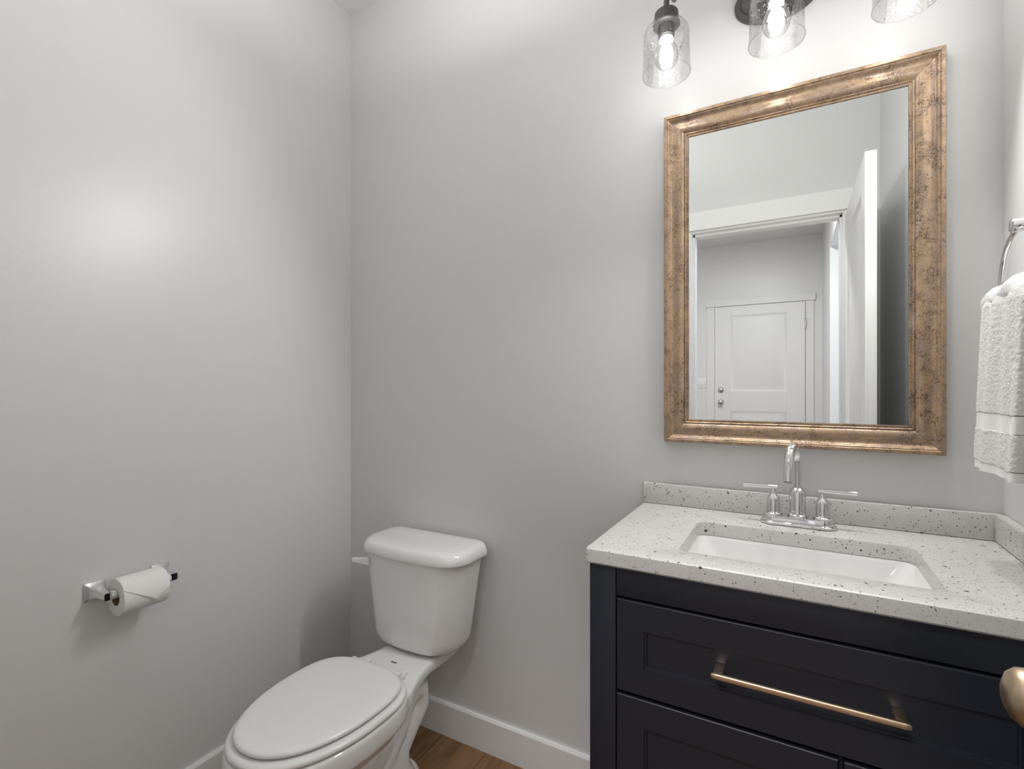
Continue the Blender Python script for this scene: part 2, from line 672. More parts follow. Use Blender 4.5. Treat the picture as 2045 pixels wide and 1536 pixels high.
def panel_door(bm, w, h, t, panels, rec=0.008, mould=0.016):
    """door slab in local coordinates: x 0..w, y 0..t, z 0..h, recessed panels on both faces"""
    add_box(bm, 0, w, rec, t - rec, 0, h)
    xs0, xs1 = panels[0][0], panels[0][1]
    zs = sorted([(p[2], p[3]) for p in panels])
    for fy0, fy1 in ((0, rec), (t - rec, t)):
        add_box(bm, 0, xs0, fy0, fy1, 0, h, 0.0008, 1)
        add_box(bm, xs1, w, fy0, fy1, 0, h, 0.0008, 1)
        z = 0
        for a, b in zs + [(h, h)]:
            add_box(bm, xs0, xs1, fy0, fy1, z, a, 0.0008, 1)
            z = b
        # sloped moulding and raised field
        for (px0, px1, pz0, pz1) in panels:
            yo, yi = (0.0, rec * 0.93) if fy0 == 0 else (t, t - rec * 0.93)
            yf = yi + (yo - yi) * 0.55
            r0 = [(px0, yo, pz0), (px1, yo, pz0), (px1, yo, pz1), (px0, yo, pz1)]
            def ins(d, y):
                return [(px0 + d, y, pz0 + d), (px1 - d, y, pz0 + d), (px1 - d, y, pz1 - d), (px0 + d, y, pz1 - d)]
            loft(bm, [r0, ins(mould, yi), ins(mould + 0.012, yi), ins(mould + 0.035, yf)], False, True)


# closed white door at the far end of the hall
DX0, DX1, DH = -0.7392, 0.1213, 2.127
dw = DX1 - DX0
d2 = bm_new()
b = bmesh.new()
panel_door(b, dw, DH - 0.012, 0.035, [(0.16, dw - 0.165, 1.19, 2.015), (0.16, dw - 0.165, 0.22, 0.975)])
merge(d2, b, Matrix.Translation((DX0, HY + 0.002, 0.010)))
door2 = struct('door_2', d2, M['hall_trim'], True, 'closed white two-panel door at the end of the hall', 'door',
               (DX0, HY, 0))


def knob(bm, x, y, z, r, direction, axis='y'):
    prof = [(r * 1.05, 0), (r * 1.05, 0.005), (r * 0.9, 0.009), (r * 0.42, 0.012), (r * 0.40, 0.028),
            (r * 0.62, 0.033), (r * 0.9, 0.041), (r, 0.050), (r * 0.93, 0.059), (r * 0.7, 0.065), (r * 0.3, 0.068)]
    prof = [(a, h * direction) for a, h in prof]
    if axis == 'y':
        add_lathe(bm, prof, x, z, 28, axis='y', base=y)
    else:
        add_lathe(bm, prof, y, z, 28, axis='x', base=x)


bm = bm_new()
knob(bm, -0.6771, HY + 0.036, 1.080, 0.027, 1)
part('door_knob', bm, M['steel'], door2, 'satin nickel knob')
bm = bm_new()
add_lathe(bm, [(0.030, 0), (0.030, 0.010), (0.022, 0.020), (0.012, 0.024)], -0.6771, 1.213, 24, axis='y', base=HY + 0.036)
part('deadbolt', bm, M['steel'], door2, 'satin nickel deadbolt')
bm = bm_new()
add_lathe(bm, [(0.007, 0), (0.007, 0.09)], DX1 + 0.004, HY + 0.043, 14, base=1.85)
add_lathe(bm, [(0.004, 0), (0.008, 0.004), (0.004, 0.010)], DX1 + 0.004, HY + 0.043, 14, base=1.94)
part('hinge', bm, M['steel'], door2, 'satin nickel hinge')
bm = bm_new()
add_box(bm, DX0 - 0.085, DX0 - 0.004, HY, HY + 0.020, 0, DH + 0.004, 0.0015)
add_box(bm, DX1 + 0.004, DX1 + 0.078, HY, HY + 0.020, 0, DH + 0.004, 0.0015)
add_box(bm, DX0 - 0.095, DX1 + 0.094, HY, HY + 0.026, DH + 0.006, DH + 0.086, 0.0015)
struct('trim_3', bm, M['hall_trim'], label='white casing around the closed hall door', cat='door casing')

sw = thing('light_switch', 'white double rocker switch plate beside the closed hall door', 'light switch', (-0.892, HY, 1.291))
bm = bm_new()
add_box(bm, -0.892 - 0.058, -0.892 + 0.058, HY, HY + 0.006, 1.291 - 0.058, 1.291 + 0.058, 0.002)
part('switch_plate', bm, M['switch'], sw)
for dx in (-0.023, 0.023):
    bm = bm_new()
    add_box(bm, -0.892 + dx - 0.016, -0.892 + dx + 0.016, HY + 0.005, HY + 0.010, 1.291 - 0.033, 1.291 + 0.033, 0.001)
    part('rocker', bm, M['switch'], sw)

for lx, ly, watts, lab in ((-0.72, -3.12, HALL, 'round white flush ceiling light in front of the closed hall door'),
                          (-0.28, -2.32, NEAR_FILL, 'added unseen fill lamp, a round white disc just outside the bathroom doorway')):  # this one is invented, to fill low surfaces that face the doorway
    hl = thing('hall_light_or_fill', lab, 'ceiling light', (lx, ly, HZ))
    bm = bm_new()
    add_lathe(bm, [(0.16, 0), (0.16, -0.02), (0.150, -0.028), (0.140, -0.024)], lx, ly, 40, base=HZ)
    part('lamp_ring', bm, M['trim'], hl)
    bm = bm_new()
    add_lathe(bm, [(0.140, -0.024), (0.12, -0.034), (0.07, -0.040), (0.01, -0.041)], lx, ly, 40, base=HZ)
    part('diffuser', bm, M['hall_lamp'], hl)
    area_light('hall_lamp_light', (lx, ly, HZ - 0.05), 0.28, watts, (1.0, 0.99, 0.98))

# ---------------------------------------------------------------- bathroom door, opened against the right wall
DL, DTH = 0.752, 0.035
YD0 = -0.760
XD = 0.2305
b = bmesh.new()
panel_door(b, DL, 2.072, DTH, [(0.115, DL - 0.115, 1.02, 1.955), (0.115, DL - 0.115, 0.23, 0.86)])
# local x -> -y (from the lock edge back to the hinge), local y -> +x
mt = Matrix(((0, 1, 0, XD), (-1, 0, 0, YD0), (0, 0, 1, 0.012), (0, 0, 0, 1)))
bm = bm_new()
merge(bm, b, mt)
door1 = struct('door_1', bm, M['trim'], True, 'open white panel door standing beside the vanity', 'door', (XD, YD0, 0))
bm = bm_new()
KY, KZ = -0.826, 0.956
prof = [(0.032, 0), (0.032, 0.004), (0.028, 0.008), (0.012, 0.011), (0.0115, 0.020), (0.016, 0.025), (0.0225, 0.033),
        (0.0255, 0.042), (0.0245, 0.051), (0.020, 0.057), (0.012, 0.061), (0.004, 0.0625)]
add_lathe(bm, [(r, -h) for r, h in prof], KY, KZ, 36, axis='x', base=XD)
part('door_knob', bm, M['knob_bronze'], door1, 'satin bronze door knob')
bm = bm_new()
add_lathe(bm, prof, KY, KZ, 36, axis='x', base=XD + DTH)
part('door_knob', bm, M['knob_bronze'], door1, 'satin bronze door knob')
bm = bm_new()
add_box(bm, XD + 0.005, XD + 0.030, YD0 - 0.001, YD0 + 0.0015, KZ - 0.028, KZ + 0.028, 0.0005, 1)
part('latch_plate', bm, M['knob_bronze'], door1, 'satin bronze latch plate')

# ---------------------------------------------------------------- vanity cabinet
CX0, CX1 = -0.3655, 0.392
CY = -0.460            # face of stiles and door fronts
CTOP = 0.8765
van = thing('vanity_cabinet', 'dark navy bathroom vanity cabinet under the speckled white countertop', 'cabinet',
            ((CX0 + CX1) / 2, -0.23, 0))
bm = bm_new()
add_box(bm, CX0, CX0 + 0.018, -0.440, -0.004, 0.0, CTOP, 0.001, 1)
add_box(bm, CX1 - 0.018, CX1, -0.440, -0.004, 0.0, CTOP, 0.001, 1)
add_box(bm, CX0 + 0.018, CX1 - 0.018, -0.43, -0.004, 0.10, 0.118)
add_box(bm, CX0 + 0.018, CX1 - 0.018, -0.020, -0.004, 0.118, CTOP)
add_box(bm, CX0 + 0.018, CX1 - 0.018, -0.40, -0.385, 0.0, 0.10)
part('body', bm, M['navy'], van)
SX0, SX1 = -0.3105, 0.348      # inner edges of the stiles
bm = bm_new()
add_box(bm, CX0, SX0, CY, -0.440, 0.0, CTOP, 0.0012, 2)
part('stile', bm, M['navy'], van)
bm = bm_new()
add_box(bm, SX1, CX1, CY, -0.440, 0.0, CTOP, 0.0012, 2)
part('stile', bm, M['navy'], van)
bm = bm_new()
add_box(bm, SX0 + 0.0015, SX1 - 0.0015, CY + 0.001, -0.440, 0.8155, 0.8745, 0.0012, 2)
part('top_rail', bm, M['navy'], van)
bm = bm_new()
add_box(bm, SX0 + 0.0015, SX1 - 0.0015, CY + 0.001, -0.440, 0.075, 0.125, 0.0012, 2)
part('bottom_rail', bm, M['navy'], van)
bm = bm_new()
add_box(bm, 0.0685, 0.0745, -0.452, -0.43, 0.12, 0.63)
part('divider', bm, M['dark'], van)


def shaker(bm, x0, x1, z0, z1, fr, y_front, th=0.019, rec=0.008):
    """front with a frame, a small ogee step and a recessed flat panel"""
    bv = 0.0016
    def rect(i, y):
        return [(x0 + i, y, z0 + i), (x1 - i, y, z0 + i), (x1 - i, y, z1 - i), (x0 + i, y, z1 - i)]
    yb = y_front + th
    loft(bm, [rect(0, yb), rect(0, y_front + bv), rect(bv * 0.4, y_front + bv * 0.4), rect(bv, y_front),
              rect(fr - 0.0005, y_front), rect(fr, y_front + 0.0012), rect(fr + 0.0006, y_front + 0.0035),
              rect(fr + 0.0036, y_front + 0.0040), rect(fr + 0.0042, y_front + rec - 0.001), rect(fr + 0.0048, y_front + rec)],
         True, True)


def pull(bm, xa, xb, z, y_face, flat_h=0.0105, proj=0.032):
    """bar pull with squared posts and a softly rounded bar"""
    yb = y_face - proj
    n = 16
    path = [Vector((xa + (xb - xa) * t, yb, z)) for t in (0, 0.004, 0.012, 0.03, 0.5, 0.97, 0.988, 0.996, 1)]
    sc = [0.35, 0.7, 0.92, 1, 1, 1, 0.92, 0.7, 0.35]
    rings = []
    for p_, s in zip(path, sc):
        ring = []
        for k in range(n):
            a = 2 * PI * k / n
            c, s_ = math.cos(a), math.sin(a)
            e = 0.62
            ring.append((p_.x, p_.y + math.copysign(abs(c) ** e, c) * 0.0046 * s, p_.z + math.copysign(abs(s_) ** e, s_) * flat_h / 2 * s))
        rings.append(ring)
    loft(bm, rings)


drw = bm_new()
DZ0, DZ1 = 0.6265, 0.8105
shaker(drw, SX0 + 0.002, SX1 - 0.002, DZ0, DZ1, 0.0555, CY)
drawer = part('drawer', drw, M['navy'], van, 'navy drawer front with a long bronze pull', True, 25)


def add_pull(front, xa, xb, z):
    pb = bm_new()
    pull(pb, xa, xb, z, CY)
    bar = part('drawer_pull', pb, M['bronze'], front, 'champagne bronze bar pull')
    return bar


bar_bm = bm_new()
PXA, PXB, PZ = -0.1262, 0.1592, 0.7228
pull(bar_bm, PXA, PXB, PZ, CY)
for px in (PXA + 0.004, PXB - 0.020):
    add_box(bar_bm, px, px + 0.016, CY - 0.032, CY + 0.008, PZ - 0.0046, PZ + 0.0050, 0.0012, 2)
part('drawer_pull', bar_bm, M['bronze'], drawer, 'champagne bronze bar pull')

bm = bm_new()
shaker(bm, SX0 + 0.002, 0.0675, 0.128, 0.6195, 0.0555, CY)
ld = part('cabinet_door', bm, M['navy'], van, 'wide navy shaker door at lower left', True, 25)
bm = bm_new()
pull_z = 0.50
for zz in (0,):
    rb = bmesh.new()
    pull(rb, -0.07, 0.07, 0, 0)
    add_box(rb, -0.066, -0.050, -0.032, 0.001, -0.0046, 0.005, 0.0012, 2)
    add_box(rb, 0.050, 0.066, -0.032, 0.001, -0.0046, 0.005, 0.0012, 2)
    merge(bm, rb, Matrix.Translation((0.038, CY, 0.36)) @ Matrix.Rotation(R(90), 4, 'Y'))
part('door_pull', bm, M['bronze'], ld, 'champagne bronze bar pull')
for z0, z1 in ((0.378, 0.6195), (0.128, 0.371)):
    bm = bm_new()
    shaker(bm, 0.0755, SX1 - 0.002, z0, z1, 0.045, CY)
    sd = part('small_drawer', bm, M['navy'], van, 'small navy drawer front at lower right', True, 25)
    bm = bm_new()
    zc = (z0 + z1) / 2
    pull(bm, 0.135, 0.285, zc, CY)
    for px in (0.139, 0.265):
        add_box(bm, px, px + 0.016, CY - 0.032, CY + 0.009, zc - 0.0046, zc + 0.005, 0.0012, 2)
    part('drawer_pull', bm, M['bronze'], sd, 'champagne bronze bar pull')

# ---------------------------------------------------------------- countertop with its splashes
TX0, TX1, TY0, TZ0, TZ1 = -0.3695, XR - 0.004, -0.4795, 0.8775, 0.909
KX0, KX1, KY0, KY1 = -0.1985, 0.2195, -0.404, -0.150      # basin cut-out


def rrect(x0, x1, y0, y1, r, z, n=6):
    pts = []
    for cx, cy, a0 in ((x1 - r, y1 - r, 0), (x0 + r, y1 - r, 90), (x0 + r, y0 + r, 180), (x1 - r, y0 + r, 270)):
        for i in range(n + 1):
            a = R(a0 + 90 * i / n)
            pts.append((cx + r * math.cos(a), cy + r * math.sin(a), z))
    return pts


top = thing('countertop', 'speckled white quartz vanity top with low splashes along both walls', 'countertop',
            ((TX0 + TX1) / 2, -0.24, TZ0))
bm = bm_new()
rr = 0.006
N_ = 8
outer = []
for z, i in ((TZ0, 0.004), (TZ0 + 0.004, 0.0), (TZ1 - rr, 0.0), (TZ1 - rr * 0.4, rr * 0.12), (TZ1 - rr * 0.1, rr * 0.5), (TZ1, rr)):
    outer.append(rrect(TX0 + i, TX1 - i * 0.1, TY0 + i, -0.001 - i * 0.1, 0.010, z, N_))
inner = []
for z, i in ((TZ1, -0.003), (TZ1 - 0.001, -0.001), (TZ1 - 0.003, 0.0), (TZ0, 0.0)):
    inner.append(rrect(KX0 + i, KX1 - i, KY0 + i, KY1 - i, 0.022, z, N_))
rings = outer + inner + [outer[0]]
loft(bm, rings, False, False)
part('slab', bm, M['quartz'], top)
bm = bm_new()
add_box(bm, TX0 + 0.001, TX1, -0.0195, -0.001, TZ1 + 0.0006, 0.9665, 0.0025, 2)
part('backsplash', bm, M['quartz'], top)
bm = bm_new()
vv = [(0.3765, -0.0198), (0.3765 - 0.0075, -0.478), (0.3765 + 0.0115, -0.478), (XR - 0.0005, -0.0198)]
b = bmesh.new()
loft(b, [[(x, y, TZ1 + 0.0006) for x, y in vv], [(x, y, 0.9665) for x, y in vv]])
bmesh.ops.recalc_face_normals(b, faces=b.faces)
bmesh.ops.bevel(b, geom=list(b.edges), offset=0.002, segments=2, affect='EDGES')
merge(bm, b)
part('side_splash', bm, M['quartz'], top)

# ---------------------------------------------------------------- undermount basin
sink = thing('basin', 'white rectangular undermount basin set into the countertop', 'sink', (0.0105, -0.277, 0.74))
bm = bm_new()
rings = []
O = 0.010
spec = [(-O, TZ0 - 0.001, 0.030), (0.001, TZ0 - 0.001, 0.024)]
rings.append(rrect(KX0 - O, KX1 + O, KY0 - O, KY1 + O, 0.030, TZ0 - 0.0010))
rings.append(rrect(KX0 - 0.001, KX1 + 0.001, KY0 - 0.001, KY1 + 0.001, 0.022, TZ0 - 0.0010))
rings.append(rrect(KX0 + 0.001, KX1 - 0.001, KY0 + 0.001, KY1 - 0.001, 0.021, TZ0 - 0.004))
for f, z in ((0.15, 0.866), (0.55, 0.828), (0.90, 0.796), (0.97, 0.788), (1.04, 0.783), (1.16, 0.780), (1.4, 0.778)):
    rings.append(rrect(KX0 + 0.062 * f, KX1 - 0.062 * f, KY0 + 0.030 * f, KY1 - 0.022 * f, 0.020 + 0.012 * f, z))
rings.append(rrect(-0.014, 0.034, -0.305, -0.255, 0.02, 0.776))
loft(bm, rings, False, False)
# outer shell so the bowl has thickness
rings = [rrect(KX0 - O, KX1 + O, KY0 - O, KY1 + O, 0.030, TZ0 - 0.0010)]
for f, z in ((0.0, 0.866), (0.9, 0.785), (1.2, 0.768), (1.5, 0.764)):
    rings.append(rrect(KX0 - O + 0.06 * f, KX1 + O - 0.06 * f, KY0 - O + 0.028 * f, KY1 + O - 0.02 * f, 0.034, z))
loft(bm, rings, False, True)
part('bowl', bm, M['porcelain'], sink, None, True, 50)
bm = bm_new()
add_lathe(bm, [(0.026, 0), (0.026, 0.003), (0.021, 0.0045), (0.018, 0.003), (0.017, 0.004), (0.008, 0.006), (0.001, 0.0065)],
          0.010, -0.280, 28, base=0.7755)
part('drain', bm, M['chrome'], sink, 'chrome drain')

# ---------------------------------------------------------------- faucet
FX, FY, FZ = 0.0125, -0.078, TZ1
fau = thing('faucet', 'chrome two-handle centerset faucet at the back of the basin', 'faucet', (FX, FY, FZ))


def stadium(hx, r, z, n=14):
    pts = []
    for i in range(n + 1):
        a = R(-90 + 180 * i / n)
        pts.append((FX + hx + r * math.cos(a), FY + r * math.sin(a), z))
    for i in range(n + 1):
        a = R(90 + 180 * i / n)
        pts.append((FX - hx + r * math.cos(a), FY + r * math.sin(a), z))
    return pts


bm = bm_new()
hx = 0.0508
loft(bm, [stadium(hx, 0.0265, FZ + 0.0003), stadium(hx, 0.0285, FZ + 0.0025), stadium(hx, 0.0285, FZ + 0.006), stadium(hx, 0.0265, FZ + 0.0085),
          stadium(hx, 0.0245, FZ + 0.0095), stadium(hx, 0.0240, FZ + 0.019), stadium(hx, 0.0228, FZ + 0.0208), stadium(hx, 0.020, FZ + 0.0212)])
part('base_plate', bm, M['chrome'], fau)
for s in (-1, 1):
    hxx = FX + s * hx
    bm = bm_new()
    add_lathe(bm, [(0.0200, 0.0205), (0.0205, 0.023), (0.0205, 0.0255), (0.0185, 0.0275), (0.0158, 0.029), (0.0150, 0.034), (0.0148, 0.058),
                   (0.0138, 0.0615), (0.0085, 0.0680), (0.0062, 0.0715), (0.0058, 0.084)], hxx, FY, 32, base=FZ)
    h = part('handle', bm, M['chrome'], fau)
    bm = bm_new()
    ring_pts = [(hxx - s * 0.0085, FY, FZ + 0.0865), (hxx + s * 0.066, FY - 0.002, FZ + 0.0865)]
    sweep(bm, ring_pts, 0.0052, 20)
    part('lever', bm, M['chrome'], h)
bm = bm_new()
add_lathe(bm, [(0.0210, 0.0205), (0.0215, 0.023), (0.0212, 0.0255), (0.0188, 0.028), (0.0180, 0.034), (0.0178, 0.079), (0.0165, 0.083),
               (0.0125, 0.0885), (0.0105, 0.0900)], FX, FY, 36, base=FZ)
part('spout_body', bm, M['chrome'], fau)
bm = bm_new()
sw_a = R(13)
dirx, diry = -math.sin(sw_a), -math.cos(sw_a)
path, rad = [], []
for z in (0.082, 0.10, 0.12, 0.140, 0.152):
    path.append((FX, FY, FZ + z))
    rad.append(0.0088)
rc = 0.040
for i in range(1, 15):
    a = PI * i / 16
    d = rc - rc * math.cos(a)
    path.append((FX + dirx * d, FY + diry * d, FZ + 0.152 + rc * math.sin(a) * 0.95))
    rad.append(0.0088 + 0.0012 * i / 14)
for k, dz in enumerate((0.010, 0.022, 0.036)):
    d = rc * 2 + 0.002 + 0.002 * k
    path.append((FX + dirx * d, FY + diry * d, FZ + 0.152 - dz))
    rad.append(0.0102)
sweep(bm, path, rad, 24)
part('spout', bm, M['chrome'], fau)
bm = bm_new()
d = rc * 2 + 0.0065
add_lathe(bm, [(0.0085, 0), (0.0085, 0.004)], FX + dirx * d, FY + diry * d, 20, base=FZ + 0.152 - 0.0395)
part('aerator', bm, M['steel'], fau)

# ---------------------------------------------------------------- framed mirror
MX0, MX1, MZ0, MZ1 = -0.3085, 0.2955, 1.0866, 1.9858
mir = thing('framed_mirror', 'rectangular wall mirror in a distressed antique gold frame above the faucet', 'mirror',
            ((MX0 + MX1) / 2, -0.001, MZ0))
# profile: (inset from outer edge, depth off the wall)
PROF = [(0.0, 0.001), (0.0, 0.0290), (0.0010, 0.0302), (0.0080, 0.0305), (0.0088, 0.0298), (0.0097, 0.0268), (0.0114, 0.0266),
        (0.0124, 0.0260), (0.0148, 0.0222), (0.0170, 0.0200), (0.0200, 0.0187), (0.0240, 0.0186), (0.0300, 0.0199), (0.0360, 0.0213),
        (0.0410, 0.0213), (0.0460, 0.0193), (0.0500, 0.0158), (0.0520, 0.0138), (0.0526, 0.0140), (0.0532, 0.0158), (0.0550, 0.0163), (0.0565, 0.0152),
        (0.0572, 0.0130), (0.0600, 0.0130), (0.0608, 0.0141), (0.0625, 0.0136), (0.0630, 0.0105), (0.0630, 0.001)]
frm = bm_new()
gap = 0.0003


def rail(side):
    b = bmesh.new()
    A, B = [], []
    for d, y in PROF:
        if side == 'top':
            A.append((MX0 + d + gap, -y, MZ1 - d)); B.append((MX1 - d - gap, -y, MZ1 - d))
        elif side == 'bottom':
            A.append((MX0 + d + gap, -y, MZ0 + d)); B.append((MX1 - d - gap, -y, MZ0 + d))
        elif side == 'left':
            A.append((MX0 + d, -y, MZ0 + d + gap)); B.append((MX0 + d, -y, MZ1 - d - gap))
        else:
            A.append((MX1 - d, -y, MZ0 + d + gap)); B.append((MX1 - d, -y, MZ1 - d - gap))
    loft(b, [A, B])
    return b


for s, mt_ in (('top', 'frame_h'), ('bottom', 'frame_h'), ('left', 'frame_v'), ('right', 'frame_v')):
    b = bm_new()
    merge(b, rail(s))
    part('frame_rail', b, M[mt_], mir, None, True, 40)
bm = bm_new()
add_box(bm, MX0 + 0.0632, MX1 - 0.0632, -0.0110, -0.006, MZ0 + 0.0632, MZ1 - 0.0632)
part('mirror_glass', bm, M['mirror'], mir, 'silvered glass', False)

# ---------------------------------------------------------------- vanity light
LXC, LZ = -0.033, 2.2305
LX = (-0.2743, -0.0300, 0.2045)
LY = -0.160
vl = thing('vanity_light', 'three-shade wall light with seeded glass shades above the mirror', 'light fixture', (LXC, -0.001, LZ))
bm = bm_new()


def oval(hw, hh, y, n=48):
    return [(LXC + hw * math.cos(2 * PI * i / n), y, LZ + hh * math.sin(2 * PI * i / n)) for i in range(n)]


loft(bm, [oval(0.098, 0.060, -0.001), oval(0.098, 0.060, -0.013), oval(0.0965, 0.0585, -0.0155), oval(0.085, 0.047, -0.0155),
          oval(0.0835, 0.0455, -0.018), oval(0.0815, 0.0435, -0.0205), oval(0.078, 0.040, -0.0205), oval(0.076, 0.038, -0.022),
          oval(0.03, 0.016, -0.024)])
part('backplate', bm, M['gunmetal'], vl)
bm = bm_new()
BZ = 2.292
sweep(bm, [(LX[0] + 0.01, -0.050, BZ), (LX[2] - 0.01, -0.050, BZ)], 0.0075, 18)
sweep(bm, [(LXC, -0.02, LZ + 0.012), (LXC, -0.038, LZ + 0.030), (LXC, -0.050, BZ)], 0.010, 16)
part('crossbar', bm, M['gunmetal'], vl)
ZB = 2.023      # bottom rim of the shades
for x in LX:
    bm = bm_new()
    path = [(x, LY, ZB + 0.148)]
    for z in (0.156, 0.164):
        path.append((x, LY, ZB + z))
    for i in range(1, 9):
        a = PI / 2 * i / 8
        path.append((x, LY + 0.040 * (1 - math.cos(a)), ZB + 0.164 + 0.060 * math.sin(a)))
    path.append((x, LY + 0.062, ZB + 0.240))
    path.append((x, -0.062, BZ - 0.014))
    path.append((x, -0.050, BZ))
    sweep(bm, path, 0.0068, 16)
    part('arm', bm, M['gunmetal'], vl)
    bm = bm_new()
    add_lathe(bm, [(0.008, 0.156), (0.0265, 0.1555), (0.0285, 0.153), (0.0300, 0.132), (0.0335, 0.1265), (0.0335, 0.1225), (0.0300, 0.121), (0.0200, 0.120),
                   (0.0195, 0.094), (0.0165, 0.093), (0.008, 0.093)], x, LY, 36, base=ZB)
    part('socket_cup', bm, M['gunmetal'], vl)
    bm = bm_new()
    add_lathe(bm, [(0.0325, 0.1225), (0.0375, 0.1215), (0.0465, 0.117), (0.0525, 0.109), (0.0550, 0.098), (0.0555, 0.080), (0.0560, 0.045),
                   (0.0566, 0.012), (0.0574, 0.004), (0.0576, 0.0)], x, LY, 56, False, False, base=ZB)
    sh = part('glass_shade', bm, M['shade_glass'], vl, 'clear seeded glass shade')
    bm = bm_new()
    rimp = [(x + 0.0576 * math.cos(2 * PI * i / 56), LY + 0.0576 * math.sin(2 * PI * i / 56), ZB) for i in range(57)]
    sweep(bm, rimp, 0.0011, 8, False)
    part('rolled_rim', bm, M['bulb_glass'], sh)
    bm = bm_new()
    add_lathe(bm, [(0.0135, 0.0935), (0.0150, 0.088), (0.0195, 0.076), (0.0255, 0.064), (0.0290, 0.052), (0.0295, 0.042), (0.0270, 0.031), (0.0215, 0.022),
                   (0.0130, 0.0165), (0.0005, 0.0145)], x, LY, 36, False, False, base=ZB)
    lb = part('light_bulb', bm, M['bulb_glass'], vl, 'glowing clear bulb')
    bm = bm_new()
    add_lathe(bm, [(0.0145, 0.0945), (0.0165, 0.090), (0.0140, 0.0855), (0.006, 0.0850)], x, LY, 28, base=ZB)
    part('bulb_collar', bm, M['bulb_collar'], lb)
    bm = bm_new()
    add_lathe(bm, [(0.004, 0.083), (0.0085, 0.078), (0.0135, 0.066), (0.0160, 0.052), (0.0150, 0.040), (0.0090, 0.032), (0.002, 0.030)], x, LY, 20, base=ZB)
    part('lamp_core', bm, M['lamp_core'], lb)
    sd_ = bpy.data.lights.new('bulb_light', 'SPOT')
    sd_.energy = SPOT
    sd_.color = (1.0, 0.99, 0.972)
    sd_.spot_size = R(178)
    sd_.spot_blend = 0.3
    sd_.shadow_soft_size = 0.022
    so_ = bpy.data.objects.new('bulb_light', sd_)
    so_.location = (x, LY - 0.026, ZB + 0.035)
    so_.rotation_euler = (R(90 - 28), 0, 0)
    so_.rotation_euler = Vector((0, -math.cos(R(28)), -math.sin(R(28)))).to_track_quat('-Z', 'Y').to_euler()
    COL.objects.link(so_)

# ---------------------------------------------------------------- toilet
TC = -1.086
toi = thing('toilet', 'white two-piece elongated toilet standing in the corner', 'toilet', (TC, -0.38, 0))


def seat_outline(yc, lf, lb, w, z, n=72, ef=2.15, eb=2.9):
    pts = []
    for i in range(n):
        a = 2 * PI * i / n
        c, s = math.cos(a), math.sin(a)
        e, L = (ef, lf) if s < 0 else (eb, lb)
        # superellipse
        x = w * math.copysign(abs(c) ** (2 / e), c)
        y = L * math.copysign(abs(s) ** (2 / e), s)
        pts.append((TC + x, yc + y, z))
    return pts


# bowl: rim, bowl flank, pedestal, foot, trapway and tank deck fused into one ceramic body
bm = bm_new()
YC = -0.50


def egg(f, bk, w, z, ef=2.15, eb=2.5, yc=YC):
    return seat_outline(yc, f, bk, w, z, 64, ef, eb)


b = bmesh.new()
loft(b, [egg(0.268, 0.190, 0.176, 0.320), egg(0.277, 0.195, 0.183, 0.328), egg(0.279, 0.197, 0.184, 0.353), egg(0.277, 0.195, 0.182, 0.374),
         egg(0.270, 0.190, 0.176, 0.380)])
merge(bm, b)
b = bmesh.new()
loft(b, [egg(0.190, 0.24, 0.100, 0.004, 2.3, 3.0), egg(0.190, 0.24, 0.100, 0.03, 2.3, 3.0), egg(0.165, 0.22, 0.078, 0.06), egg(0.160, 0.21, 0.072, 0.12),
         egg(0.178, 0.20, 0.088, 0.18), egg(0.212, 0.19, 0.118, 0.235), egg(0.240, 0.19, 0.146, 0.28), egg(0.258, 0.19, 0.166, 0.325)])
merge(bm, b)
# foot plate to the back
b = bmesh.new()
loft(b, [seat_outline(-0.37, 0.16, 0.192, 0.112, 0.002, 64, 2.1, 2.0), seat_outline(-0.37, 0.16, 0.192, 0.112, 0.020, 64, 2.1, 2.0),
         seat_outline(-0.37, 0.15, 0.178, 0.098, 0.036, 64, 2.1, 2.0)])
merge(bm, b)
# trapway
tp = [(TC, -0.42, 0.10), (TC, -0.36, 0.14), (TC, -0.30, 0.20), (TC, -0.262, 0.258), (TC, -0.222, 0.288), (TC, -0.192, 0.272), (TC, -0.192, 0.225),
      (TC, -0.238, 0.175), (TC, -0.280, 0.128), (TC, -0.284, 0.08), (TC, -0.272, 0.035), (TC, -0.268, 0.012)]
b = bmesh.new()
sweep(b, tp, [0.05, 0.052, 0.052, 0.050, 0.050, 0.050, 0.050, 0.048, 0.047, 0.050, 0.058, 0.060], 24, True, None)
for v in b.verts:
    v.co.x = TC + (v.co.x - TC) * 1.50
merge(bm, b)
# tank deck
deck = []
for y, hw, z0, z1 in ((-0.400, 0.158, 0.328, 0.378), (-0.35, 0.150, 0.328, 0.378), (-0.31, 0.132, 0.331, 0.377), (-0.27, 0.117, 0.334, 0.376), (-0.235, 0.107, 0.336, 0.3755),
                      (-0.20, 0.101, 0.336, 0.3755), (-0.16, 0.103, 0.336, 0.3755), (-0.12, 0.104, 0.336, 0.3755), (-0.08, 0.105, 0.338, 0.3755), (-0.05, 0.104, 0.340, 0.3755),
                      (-0.04, 0.102, 0.344, 0.372)):
    r = 0.012
    ring = []
    for cx, cz, a0 in ((hw - r, z1 - r, 0), (-hw + r, z1 - r, 90), (-hw + r, z0 + r, 180), (hw - r, z0 + r, 270)):
        for i in range(5):
            a = R(a0 + 90 * i / 4)
            ring.append((TC + cx + r * math.cos(a), y, cz + r * math.sin(a)))
    deck.append(ring)
b = bmesh.new()
loft(b, deck)
merge(bm, b)
